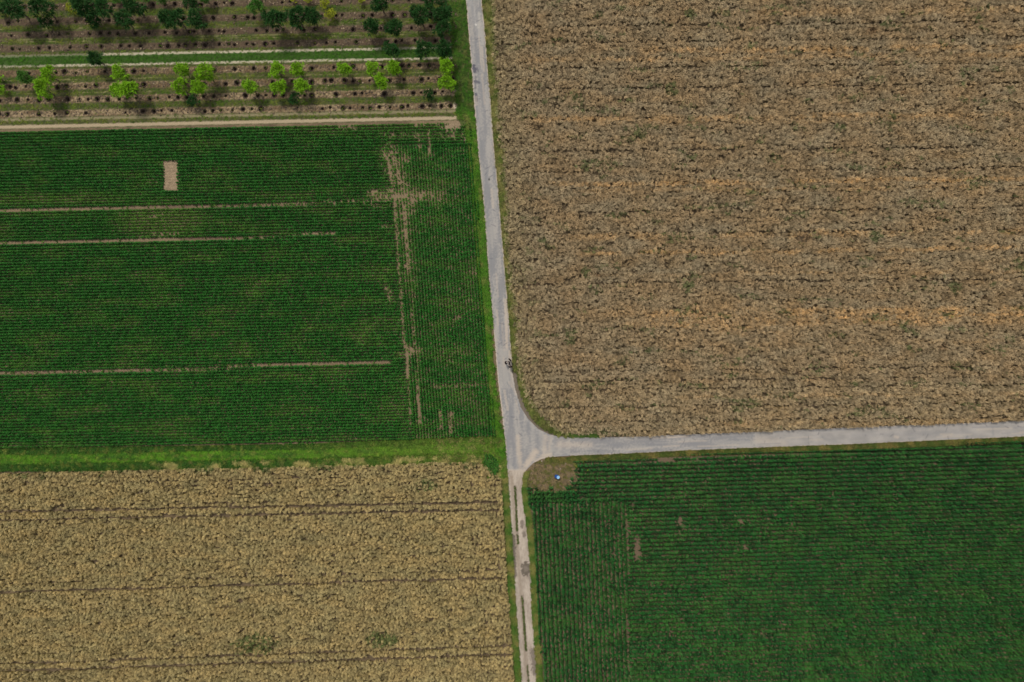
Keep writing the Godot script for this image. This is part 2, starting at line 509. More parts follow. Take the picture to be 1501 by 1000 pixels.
func build_ground() -> void:
	var flat := func(_x, _y): return 0.0
	var far := PlaneMesh.new()
	far.size = Vector2(6000, 6000)
	var fm := ground_mat(9.0, 0.6, 1.1, 3)
	fm.vertex_color_use_as_albedo = false
	fm.albedo_color = Color(0.16, 0.15, 0.09).linear_to_srgb()
	var g := part("ground", far, fm)
	g.position.y = -1.4
	g.set_meta("kind", "structure")
	var P := Color(0.25, 0.185, 0.11)
	BARE = [
		[0, 308, 240, 302, 2.2, 0.7, 1.0, P], [240, 302, 400, 298, 1.8, 0.7, 1.0, SOIL_DARK], [330, 300, 400, 298, 1.2, 0.7, 0.8, P], [400, 298, 545, 294, 2.0, 0.7, 1.0, P], [-80, 310, 0, 308, 2.2, 0.7, 1.0, P],
		[-80, 358, 265, 351, 2.4, 0.8, 1.0, P], [265, 351, 360, 347, 1.6, 0.6, 1.0, SOIL_DARK], [360, 347, 490, 342, 1.7, 0.6, 1.0, P],
		[-80, 548, 300, 539, 2.1, 0.7, 1.0, P], [300, 539, 570, 530, 2.0, 0.7, 1.0, P],
		[550, 288, 620, 285, 6.0, 5.0, 0.85, P], [560, 280, 600, 290, 7.0, 6.0, 0.7, P], [600, 282, 646, 285, 4.0, 4.0, 0.75, P], [547, 300, 575, 302, 4.0, 4.0, 0.45, P], [570, 286, 606, 289, 3.0, 2.5, 1.0, P],
		[568, 240, 573, 262, 3.5, 2.5, 0.95, P], [584, 245, 586, 264, 3.0, 2.5, 0.8, P], [566, 230, 596, 232, 5.0, 4.0, 0.55, P],
		[573, 262, 577, 290, 2.0, 1.0, 0.8, P],
		[577, 290, 584, 400, 2.2, 1.4, 0.88, P], [592, 290, 599, 400, 2.2, 1.4, 0.88, P],
		[585, 400, 592, 505, 2.0, 1.4, 0.85, P], [601, 400, 609, 515, 2.0, 1.4, 0.85, P],
		[595, 515, 598, 552, 3.2, 1.5, 1.0, P], [598, 552, 601, 622, 1.8, 1.2, 0.75, P],
		[611, 520, 613, 575, 1.8, 1.2, 0.85, P], [612, 580, 614, 620, 2.8, 1.5, 1.0, P],
		[582, 520, 616, 514, 4.0, 3.5, 0.75, P], [592, 505, 606, 515, 4.0, 3.0, 0.9, P],
		[645, 603, 645, 628, 2.2, 1.6, 0.85, P], [660, 605, 661, 633, 2.8, 1.6, 0.95, P],
		[635, 567, 715, 562, 2.5, 2.5, 0.55, P], [564, 418, 575, 440, 6.0, 5.0, 0.5, P], [570, 225, 596, 300, 16.0, 14.0, 0.6, P], [545, 285, 645, 285, 9.0, 8.0, 0.7, P], [590, 300, 600, 420, 12.0, 11.0, 0.4, P], [676, 462, 660, 472, 3.0, 2.5, 0.5, P],
		[612, 195, 616, 222, 1.6, 1.2, 0.8, P], [628, 190, 629, 222, 2.2, 1.5, 0.9, P], [615, 232, 628, 226, 4, 4, 0.5, P],
		[655, 184, 682, 176, 7.0, 5.0, 1.0, Color(0.34, 0.26, 0.17)], [683, 176, 687, 205, 4.0, 2.0, 1.0, Color(0.34, 0.26, 0.17)], [610, 178, 676, 176, 6.0, 6.0, 0.7, P], [500, 187, 520, 185, 5.0, 4.0, 0.6, P], [560, 195, 680, 198, 7.0, 7.0, 0.45, P],
		[200, 345, 260, 342, 4.0, 4.0, 0.4, P], [215, 318, 245, 312, 3.0, 3.0, 0.45, P], [130, 388, 180, 385, 5, 5, 0.25, P],
		[620, 338, 560, 330, 2.5, 2.0, 0.4, P], [565, 338, 600, 341, 3.0, 3.0, 0.45, P]]
	var soil_m := ground_mat(1.6, 0.62, 1.12, 5)
	var bare := BARE
	sheet("crop_field", steps(-85, 715, 2.0), true, func(x): return crop_top(x) - 1.0, func(x): return crop_bottom(x) + 4.0, 235,
		func(x, y): return Color(0.32, 0.24, 0.155) * (1.0 + 0.18 * sin(TAU * (y + 0.02 * x) / 4.35) + 0.4 * n3.get_noise_2d(x, y * 2.0)) if in_plot(x, y) else marked(loam(x, y) * 1.15, x, y, bare),
		func(x, y): return 0.03 + 0.02 * n3.get_noise_2d(x, y), soil_m)
	var wheat_soil := func(x, y): return loam(x, y)
	sheet("wheat_field", steps(676, 1090, 6.0), false, func(_y): return -90.0, func(y): return tab(TRACK_L, y) - 3.0, 130, wheat_soil, flat, soil_m)
	sheet("wheat_field", steps(-90, 641, 6.0), false, func(y): return tab(ROAD_R, minf(y, 640)) + 1.0, func(_y): return 1590.0, 140, wheat_soil, func(_x, _y): return -0.01, soil_m)
	var heap := Color(0.22, 0.165, 0.105)
	var mz := [[770, 693, 800, 675, 5.0, 2.0, 1.0, Color(0.26, 0.2, 0.135)], [785, 690, 830, 690, 18.0, 3.0, 1.0, heap], [800, 705, 838, 705, 14.0, 3.0, 1.0, heap], [935, 788, 935, 820, 5.0, 1.0, 1.0, Color(0.165, 0.12, 0.075)], [966, 676, 987, 675, 4.0, 1.5, 1.0, Color(0.165, 0.12, 0.075)], [998, 762, 999, 769, 4, 2, 1.0, Color(0.165, 0.12, 0.075)]]
	sheet("maize_field", steps(664, 1090, 2.0), false, func(y): return tab(TRACK_R, maxf(y, 690)) - 1.0 if y > 690 else tab(ROAD_R, y) - 1.5, func(_y): return 1590.0, 400,
		func(x, y): return marked(loam(x, y), x, y, mz),
		func(x, y): return -0.03 + 0.015 * n3.get_noise_2d(x, y) if y < maize_top(x) - 4.0 else 0.0 + 0.03 * n3.get_noise_2d(x * 1.5, y * 1.5), soil_m)

# ---- roads ---------------------------------------------------------------------
func build_roads() -> void:
	var asphalt := Color(0.23, 0.23, 0.242)
	var light := Color(0.34, 0.325, 0.312)
	var sand := Color(0.46, 0.395, 0.335)
	var stain := Color(0.085, 0.085, 0.115)
	var patch := Color(0.20, 0.205, 0.225)
	var dirt := Color(0.155, 0.125, 0.10)
	var road_marks := [
		[689, 2, 706, 62, 4.0, 2.0, 0.35, Color(0.38, 0.375, 0.37)], [702, 20, 702, 40, 2.5, 2.0, 0.6, Color(0.44, 0.42, 0.39)], [697, 36, 698, 37, 1.2, 0.6, 0.9, Color(0.6, 0.58, 0.55)],
		[690, 58, 704, 56, 1.0, 0.8, 0.6, patch], [692, 63, 703, 60, 1.2, 1.0, 0.6, patch], [693, 69, 697, 66, 1.6, 1.0, 0.7, patch], [699, 62, 697, 70, 1.0, 0.8, 0.6, patch],
		[694.5, 97, 696, 105, 2.3, 0.8, 0.95, stain], [699, 100, 701, 104, 1.5, 1.0, 0.6, stain], [696, 119, 702, 121, 1.8, 0.8, 0.8, stain], [697, 112, 697, 130, 1.3, 0.9, 0.55, stain], [698, 138, 699, 148, 2.0, 0.8, 0.9, stain],
		[686, 6, 688, 8, 2.0, 1.0, 0.5, patch],
		[717, 256, 717, 268, 2.4, 1.2, 0.5, light], [717, 262.5, 717, 263.5, 1.3, 0.5, 1.0, Color(0.02, 0.02, 0.02)],
		[700, 150, 722, 400, 2.0, 1.2, 0.4, patch], [692, 10, 700, 90, 1.8, 1.2, 0.35, patch], [700, 70, 709, 150, 2.0, 1.2, 0.35, patch], [708, 200, 712, 200.5, 4.0, 0.6, 0.2, light], [724, 352, 733, 351, 0.6, 0.4, 0.5, patch], [712, 260, 728, 259, 0.6, 0.4, 0.4, patch], [731, 453, 744, 452, 0.6, 0.4, 0.5, patch], [705, 150, 727, 400, 2.2, 1.5, 0.25, patch], [713, 150, 733, 400, 1.8, 1.2, 0.3, light],
		[728, 440, 738, 510, 2.6, 1.2, 0.35, patch], [741.5, 440, 743, 512, 2.2, 1.0, 0.75, sand], [735, 512, 748, 512, 1.0, 0.5, 0.5, light],
		[738, 516, 745, 560, 6.0, 2.5, 0.6, light], [747, 515, 751, 566, 2.0, 1.0, 0.6, sand], [732, 532, 732, 532.5, 1.5, 0.6, 0.7, patch], [743, 560, 746, 566, 0.8, 0.4, 0.6, patch],
		[747, 560, 757, 578, 1.6, 1.0, 0.6, sand],
		[728, 560, 737, 606, 1.5, 0.8, 0.7, sand],
		[755, 595, 759, 640, 2.5, 1.5, 0.55, light], [759, 640, 763, 690, 3.0, 1.5, 0.75, sand], [748, 600, 755, 688, 2.5, 2.0, 0.3, patch],
		[800, 640, 797, 668, 3.0, 1.5, 0.6, sand], [808, 640, 803, 668, 1.8, 1.2, 0.5, sand], [770, 625, 800, 650, 5.0, 4.0, 0.25, patch],
		[785, 662, 768, 688, 4.0, 2.5, 0.9, sand], [806, 667, 786, 676, 3.0, 2.0, 0.8, sand], [820, 651, 850, 652, 5.0, 4.0, 0.5, sand], [812, 660, 836, 663, 3, 3, 0.4, light],
		[746, 676, 772, 690, 3.5, 3.0, 0.35, patch], [744, 690, 772, 690, 1.6, 1.4, 0.8, sand]]
	rng.seed = 303
	for i in 46:
		var y := rng.randf_range(-60, 640)
		var t := rng.randf_range(0.1, 0.9)
		var len := rng.randf_range(8, 45)
		var xa := lerpf(tab(ROAD_L, y), minf(tab(ROAD_R, y), tab(ROAD_L, y) + 30.0), t)
		var xb := lerpf(tab(ROAD_L, y + len), minf(tab(ROAD_R, y + len), tab(ROAD_L, y + len) + 30.0), t)
		road_marks.append([xa, y, xb, y + len, rng.randf_range(0.7, 1.8), 0.8, rng.randf_range(0.25, 0.5), sand if i % 3 == 0 else (patch if i % 3 == 1 else light)])
	for i in 34:
		var y := rng.randf_range(-60, 640)
		var xa := lerpf(tab(ROAD_L, y), tab(ROAD_L, y) + 24.0, rng.randf())
		road_marks.append([xa, y, xa + rng.randf_range(-7, 7), y + rng.randf_range(-5, 5), 0.45, 0.4, 0.6, stain])
	var road_col := func(x, y):
		var c: Color = asphalt.lerp(light, clampf(0.4 + 1.5 * n2.get_noise_2d(x * 1.5, y * 0.25) + 1.0 * n3.get_noise_2d(x * 2.0, y * 2.0), 0, 1))
		if y > 512 and y < 570: c = c.lerp(light, 0.55)
		var l := tab(ROAD_L, y)
		var r := tab(ROAD_R, y)
		var e: float = minf(x - l, r - x) if y < 530 or y > 640 else x - l
		var w: float = 1.9 + 1.2 * n3.get_noise_2d(y * 1.3, x * 0.2)
		if y < 530 or x < l + 8: c = c.lerp(sand, smoothstep(w, w - 1.2, e) * 0.85)
		return marked(c, x, y, road_marks)
	var am := ground_mat(0.7, 0.86, 1.08, 41, 0.85)
	sheet("road", steps(-90, 690, 0.8), false, func(y): return tab(ROAD_L, y) + 0.9 * n3.get_noise_2d(y * 2.0, 5.0), func(y): return tab(ROAD_R, y) + (0.9 * n3.get_noise_2d(y * 2.0, 95.0) if y < 600 else 0.0), 34, road_col, func(_x, _y): return 0.055, am)
	var side_marks := [[1107.5, 632, 1107.5, 657, 1.0, 0.4, 0.35, light], [860, 655, 1100, 646, 3.0, 2.0, 0.35, patch], [836, 652, 865, 652, 4.0, 4.0, 0.5, sand], [900, 645, 960, 642, 2.5, 2.0, 0.3, light],
		[1110, 645, 1150, 650, 5, 4, 0.35, sand], [1312, 640, 1316, 641, 2.0, 1.5, 0.6, sand], [1250, 638, 1420, 633, 3.0, 3.0, 0.25, patch], [1455, 628, 1456, 638, 1.5, 1.0, 0.4, patch], [1495, 634, 1501, 633, 1.5, 1.0, 0.5, sand], [1205, 640, 1206, 641, 1.0, 0.5, 0.5, patch], [1418, 640, 1416, 643, 1.6, 1.0, 0.7, patch]]
	for i in 50:
		var x := rng.randf_range(836, 1560)
		var t := rng.randf_range(0.1, 0.9)
		var len := rng.randf_range(10, 60)
		side_marks.append([x, lerpf(tab(SIDE_T, x), tab(SIDE_B, x), t), x + len, lerpf(tab(SIDE_T, x + len), tab(SIDE_B, x + len), t), rng.randf_range(0.7, 1.8), 0.8, rng.randf_range(0.25, 0.5), sand if i % 3 == 0 else (patch if i % 3 == 1 else light)])
	for i in 30:
		var x := rng.randf_range(836, 1560)
		var y := lerpf(tab(SIDE_T, x), tab(SIDE_B, x), rng.randf())
		side_marks.append([x, y, x + rng.randf_range(-5, 5), y + rng.randf_range(-7, 7), 0.45, 0.4, 0.6, stain])
	var side_col := func(x, y):
		var c: Color = asphalt.lerp(light, clampf(0.4 + 1.5 * n2.get_noise_2d(x * 0.25, y * 1.5) + 1.0 * n3.get_noise_2d(x * 2.0, y * 2.0), 0, 1))
		if x > 1107: c = Color(0.27, 0.26, 0.255).lerp(Color(0.36, 0.34, 0.325), clampf(0.4 + 0.9 * n2.get_noise_2d(x * 0.6, y), 0, 1))
		var e: float = minf(y - tab(SIDE_T, x), tab(SIDE_B, x) - y)
		var w: float = 1.2 + 1.0 * n3.get_noise_2d(x * 1.3, y * 0.2)
		c = c.lerp(sand, smoothstep(w, w - 1.0, e) * 0.6)
		return marked(c, x, y, side_marks)
	sheet("side_road", steps(836, 1590, 0.9), true, func(x): return tab(SIDE_T, x) + 0.8 * n3.get_noise_2d(x * 2.0, 5.0), func(x): return tab(SIDE_B, x) + 0.8 * n3.get_noise_2d(x * 2.0, 95.0), 30, side_col, func(_x, _y): return 0.055, am)
	# unpaved track
	var damp := Color(0.14, 0.115, 0.095)
	var track_marks := [[750, 700, 757, 800, 2.6, 2.0, 0.55, Color(0.25, 0.2, 0.15)], [757, 800, 765, 880, 2.4, 2.0, 0.45, Color(0.25, 0.2, 0.15)], [765, 880, 777, 1060, 2.8, 2.0, 0.6, Color(0.25, 0.2, 0.15)], [751.5, 786, 753, 806, 3.4, 1.0, 0.95, damp], [753, 812, 754.5, 845, 3.0, 1.2, 0.9, damp], [770.7, 830, 770.7, 838, 6.5, 1.2, 0.95, Color(0.12, 0.10, 0.08)], [770.7, 833, 770.8, 834, 3.5, 1.5, 0.5, Color(0.26, 0.225, 0.185)], [765, 765, 765.5, 772, 2.8, 1.2, 0.75, damp], [768, 781, 768.5, 786, 2.4, 1.2, 0.75, damp], [783, 955, 785, 985, 5.5, 2.0, 0.8, damp], [776, 845, 779, 860, 1.6, 1.2, 0.5, damp],
		[755, 713, 758, 779, 1.7, 1.0, 0.7, dirt], [758.5, 782, 759.5, 797, 1.4, 1.0, 0.6, dirt], [765.5, 874, 771, 954, 1.6, 1.0, 0.7, dirt], [773.5, 975, 777, 1060, 1.4, 1.0, 0.6, dirt]]
	var track_col := func(x, y):
		var c: Color = Color(0.33, 0.28, 0.235).lerp(Color(0.50, 0.435, 0.37), clampf(0.5 + 0.7 * n2.get_noise_2d(x, y * 0.4) + 0.5 * n3.get_noise_2d(x * 2.5, y), 0, 1))
		return marked(c, x, y, track_marks)
	var tm := ground_mat(0.9, 0.8, 1.08, 53, 0.95)
	sheet("dirt_track", steps(690, 1090, 0.9), false, func(y): return tab(TRACK_L, y), func(y): return tab(TRACK_R, y), 34, track_col, func(x, y): return 0.05 + 0.012 * n3.get_noise_2d(x, y), tm)
	# verges of bare earth, weeds and grass beside the roads
	var vm := ground_mat(1.1, 0.6, 1.15, 61)
	var green := Color(0.10, 0.125, 0.03)
	var west_col := func(x, y):
		var c: Color = GRASS.lerp(green, clampf(0.5 + n2.get_noise_2d(x, y), 0, 1))
		var e: float = tab(ROAD_L, minf(y, 690)) - x
		if y > 480 and y < 640: c = c.lerp(Color(0.20, 0.145, 0.085), smoothstep(6.0, 2.5, e) * 0.9)
		elif e < 1.6: c = c.lerp(Color(0.24, 0.18, 0.12), 0.7)
		return c
	sheet("verge", steps(-90, 690, 2.0), false, func(y): return tab(ROAD_L, y) - lerpf(26.0, 15.0, clampf((y - 170.0) / 40.0, 0, 1)), func(y): return tab(ROAD_L, y) + 0.3, 12, west_col, func(_x, _y): return 0.045, vm)
	var east_col := func(x, y):
		var c: Color = Color(0.10, 0.11, 0.035).lerp(Color(0.19, 0.155, 0.085), clampf(0.4 + n2.get_noise_2d(x, y), 0, 1))
		var e: float = x - tab(ROAD_R, y)
		if y > 535: c = c.lerp(Color(0.19, 0.155, 0.125), smoothstep(8.5, 6.0, e) * 0.95)
		return c
	sheet("verge", steps(-90, 639.5, 1.5), false, func(y): return tab(ROAD_R, y) - 0.3, func(y): return maxf(tab(WHEAT_E_L, y) + 2.0, tab(ROAD_R, y) + 1.0), 12, east_col, func(_x, _y): return 0.04, vm)
	sheet("verge", steps(836, 1590, 4.0), true, func(x): return tab(SIDE_T, x) - 4.0, func(x): return tab(SIDE_T, x) + 0.3, 4, func(x, y): return Color(0.16, 0.12, 0.07), func(_x, _y): return 0.035, vm)
	sheet("verge", steps(836, 1590, 4.0), true, func(x): return tab(SIDE_B, x) - 0.3, func(x): return tab(SIDE_B, x) + 8.0, 6, func(x, y): return Color(0.155, 0.125, 0.05).lerp(Color(0.09, 0.11, 0.025), clampf(0.5 + n2.get_noise_2d(x, y), 0, 1)), func(_x, _y): return 0.04, vm)
	sheet("verge", steps(690, 1090, 3.0), false, func(y): return tab(TRACK_L, y) - 10.0, func(y): return tab(TRACK_L, y) + 0.3, 8, func(x, y): return Color(0.085, 0.115, 0.025).lerp(Color(0.19, 0.16, 0.07), clampf(0.4 + n2.get_noise_2d(x, y), 0, 1)), func(_x, _y): return 0.04, vm)
	sheet("verge", steps(696, 1090, 3.0), false, func(y): return tab(TRACK_R, y) - 0.3, func(y): return tab(TRACK_R, y) + 8.0, 8, func(x, y): return Color(0.08, 0.105, 0.025).lerp(Color(0.16, 0.125, 0.07), clampf(0.5 + n2.get_noise_2d(x, y), 0, 1)), func(_x, _y): return 0.04, vm)
	# meadow strip between the young crop and the wheat
	sheet("grass_strip", steps(-90, 738, 4.0), true, func(x): return crop_bottom(x) - 1.5, func(x): return minf(wheat_w_top(x) + 3.0, 690.0), 20, func(x, y): return Color(0.05, 0.105, 0.012).lerp(Color(0.09, 0.13, 0.02), clampf(0.5 + n2.get_noise_2d(x, y), 0, 1)), func(_x, _y): return 0.038, vm)

# ---- orchard ---------------------------------------------------------------------
var SOIL_ROWS := [168.0, 148.0, 128.5, 108.5, 72.0, 52.5, 33.0, 12.0, -8.0, -28.0, -48.0, -68.0]

func orow(px: float, py: float) -> float: return py + 0.0195 * px

func build_orchard() -> void:
	rng.seed = 77
	# planting holes
	for r in 8:
		var x := -6.0 + rng.randf() * 8.0
		while x < 664.0:
			if rng.randf() < 0.70 and PITS.size() < 298:
				PITS.append([x + rng.randf_range(-4, 4), SOIL_ROWS[r] - 0.0195 * x + rng.randf_range(-1.2, 1.2), rng.randf_range(0.45, 1.2), r])
			x += 14.4
	var grid := {}
	for p in PITS:
		var key := Vector2i(int(floor(p[0] / 16.0)), int(floor(p[1] / 16.0)))
		for i in 3:
			for j in 3:
				var k := key + Vector2i(i - 1, j - 1)
				if not grid.has(k): grid[k] = []
				grid[k].append(p)
	var height := func(x, y):
		var v := orow(x, y)
		var h := 0.03 + 0.02 * n3.get_noise_2d(x * 2.0, y * 2.0)
		for s in SOIL_ROWS: h += 0.07 * smoothstep(7.0, 3.0, absf(v - s)) * (1.0 if x < 672 else 0.0)
		var key := Vector2i(int(floor(x / 16.0)), int(floor(y / 16.0)))
		if grid.has(key):
			for p in grid[key]:
				var d: float = Vector2(x - p[0], y - p[1]).length() / p[2]
				if d < 3.5: h = minf(h, -0.85)
		return h
	var soil := Color(0.135, 0.09, 0.047)
	var pale := Color(0.31, 0.235, 0.14)
	var straw := Color(0.55, 0.5, 0.37)
	var color := func(x, y):
		var w: float = n3.get_noise_2d(x * 0.9, y * 0.9) * 1.6
		var v: float = orow(x, y) + w * 0.6
		var c: Color = Color(0.055, 0.075, 0.02).lerp(Color(0.11, 0.105, 0.04), clampf(0.5 + 0.9 * n2.get_noise_2d(x * 0.4, y * 2.0), 0, 1))
		if v > 83 and v < 98: c = Color(0.04, 0.095, 0.010)
		for i in SOIL_ROWS.size():
			var f := smoothstep(5.9, 4.0, absf(v - SOIL_ROWS[i]) + 1.3 * n2.get_noise_2d(x * 2.0, y * 3.0 + 40.0))
			if f <= 0.0 or x > 672: continue
			var dry: float = [0.5, 0.4, 0.2, 0.08, 0.0, 0.0, 0.05, 0.0, 0.1, 0.1, 0.1, 0.1][i]
			var sc: Color = soil.lerp(pale, clampf(dry + 1.1 * n1.get_noise_2d(x * 1.4, y * 5.0 + i * 80.0) + 0.9 * n3.get_noise_2d(x * 1.5, y * 1.5), 0, 1)) * (1.0 + 1.1 * n3.get_noise_2d(x * 2.2 + 70.0, y * 2.2))
			if i >= 4: sc = sc.lerp(Color(0.075, 0.052, 0.036), 0.6)
			c = c.lerp(sc, f)
		# wheel lines of the grassy lane, the dry edge lines and the beige boundary strip
		var on := 0.9 if x > 150 else 0.25
		if x > 560: on *= 0.6
		c = c.lerp(straw, smoothstep(2.4, 1.3, absf(orow(x, y) - 82.6 + w * 0.4)) * on)
		c = c.lerp(straw, smoothstep(2.2, 1.2, absf(orow(x, y) - 98.0 + w * 0.4)) * (0.9 if x > 80 else 0.55))
		c = c.lerp(Color(0.34, 0.29, 0.17), smoothstep(3.0, 1.0, absf(orow(x, y) - 176.0 + w * 0.5)) * 0.7)
		for q in [62.5, 59.0, 118.5, 138.0, 43.5]:
			c = c.lerp(Color(0.28, 0.27, 0.11), smoothstep(1.2, 0.4, absf(orow(x, y) - q + w * 0.4)) * clampf(0.45 + 1.2 * n2.get_noise_2d(x * 0.5, q), 0, 1))
		c = c.lerp(Color(0.46, 0.37, 0.25), smoothstep(3.1, 1.9, absf(y - crop_top(x) + 4.4 + w * 0.3)))
		if x > 656 and x < 676:
			for q in [[668, 155], [664, 60], [656, 14], [657, 33], [668, 130]]:
				c = c.lerp(Color(0.55, 0.45, 0.34), smoothstep(7.0, 3.0, Vector2((x - q[0]) * 1.3, y - q[1]).length() + w * 1.5))
		return c
	sheet("orchard_ground", steps(-85, 672, 1.35), true, func(_x): return -85.0, func(x): return crop_top(x) - 0.5, 210, color, height, ground_mat(1.3, 0.6, 1.15, 71))
	# holes: a bowl of damp earth with a crumbled rim
	var bowls := []
	for k in 3:
		var st := open()
		var prof := [[0.0, -0.62], [0.2, -0.6], [0.29, -0.3], [0.33, 0.05], [0.37, 0.08], [0.42, 0.05], [0.5, -0.04]]
		var ring := []
		for q in prof:
			var row := []
			for i in 13:
				var a := TAU * (i % 12) / 12.0
				var j := 1.0 + 0.13 * sin(a * 2.0 + k * 2.1) + 0.07 * sin(a * 5.0 + k)
				row.append(Vector3(cos(a) * q[0] * j, q[1] + (0.03 * sin(a * 3.0 + k * 1.7) if q[0] > 0.2 else 0.0), sin(a) * q[0] * j))
			ring.append(row)
		for i in prof.size() - 1:
			for j in 12:
				var c0 := Color(0.075, 0.052, 0.036)
				for v in [ring[i][j], ring[i + 1][j], ring[i][j + 1], ring[i][j + 1], ring[i + 1][j], ring[i + 1][j + 1]]:
					st.set_color(c0)
					st.add_vertex(v)
		bowls.append(close(st))
	var bm := ground_mat(0.8, 0.7, 1.15, 91)
	var where := ["row beside the beige strip", "row just inside the outermost orchard row", "row under the lower lime green trees", "row under the upper lime green trees", "row just above the pale wheel lines", "second row above the pale wheel lines", "third row above the pale wheel lines", "row along the top edge of the photo"]
	for i in PITS.size():
		var p: Array = PITS[i]
		var o := part("planting_hole", bowls[i % 3], bm)
		o.position = W(p[0], p[1], 0.0, 0.075)
		o.rotation.y = float(i % 7)
		o.scale = Vector3(p[2], 1, p[2])
		tag(o, "round dark planting hole in the bare soil " + where[p[3]], "planting hole", "planting holes in orchard " + where[p[3]])
	# grass between the tree rows
	var sc := Scatter.new()
	rng.seed = 5
	for i in 40000:
		var x := rng.randf_range(-80, 672)
		var y := rng.randf_range(-80, 184)
		var v := orow(x, y)
		if v > 183.0: continue
		var on_soil := false
		for s in SOIL_ROWS:
			if absf(v - s) < 6.0: on_soil = true
		if on_soil and rng.randf() < 0.9 - 0.3 * clampf(n2.get_noise_2d(x, y * 2.0), 0, 1): continue
		if absf(v - 82.6) < 1.8 or absf(v - 98) < 1.6 or absf(v - 176) < 2.0: if rng.randf() < 0.85: continue
		var lane := v > 83 and v < 98
		var c := Color(0.045, 0.135, 0.010) if lane else Color(0.07, 0.135, 0.012).lerp(Color(0.18, 0.20, 0.04), clampf(0.35 + n2.get_noise_2d(x * 0.5, y * 2.0), 0, 1))
		var k := rng.randf_range(0.75, 1.2)
		sc.put(W(x, y, 0, 0.02), rng.randf() * TAU, 0, 0, k, rng.randf_range(0.5, 0.9), c * rng.randf_range(0.55, 1.5))
	stuff("orchard_grass", sc, grass_tuft(16, 0.16, 0.24, 0.035), plant_mat(0.8), "short grass growing between the bare soil rows of the orchard", "grass")
	# crumbs of earth and mulch on the bare rows
	var crumb := SphereMesh.new()
	crumb.radius = 0.1
	crumb.height = 0.13
	crumb.radial_segments = 7
	crumb.rings = 4
	var cr := Scatter.new()
	for i in 9000:
		var x := rng.randf_range(-80, 670)
		var r := rng.randi_range(0, 9)
		var y: float = SOIL_ROWS[r] - 0.0195 * x + rng.randfn() * 2.6
		if n2.get_noise_2d(x * 1.3, y * 2.0) < -0.1: continue
		var near := false
		for p in grid.get(Vector2i(int(floor(x / 16.0)), int(floor(y / 16.0))), []):
			if Vector2(x - p[0], y - p[1]).length() < 4.2 * p[2]: near = true
		if near: continue
		var c := Color(0.05, 0.036, 0.025).lerp(Color(0.22, 0.165, 0.11), rng.randf())
		if rng.randf() < 0.05: c = Color(0.36, 0.28, 0.18)
		var k := rng.randf_range(0.5, 1.9)
		cr.put(W(x, y, 0, 0.1), rng.randf() * TAU, rng.randf() * TAU, rng.randf() * 0.6, k, k * 0.8, c)
	stuff("orchard_mulch", cr, crumb, ground_mat(0.5, 0.7, 1.1, 19), "dark crumbs of earth and mulch along the bare orchard rows", "soil")
	build_trees()

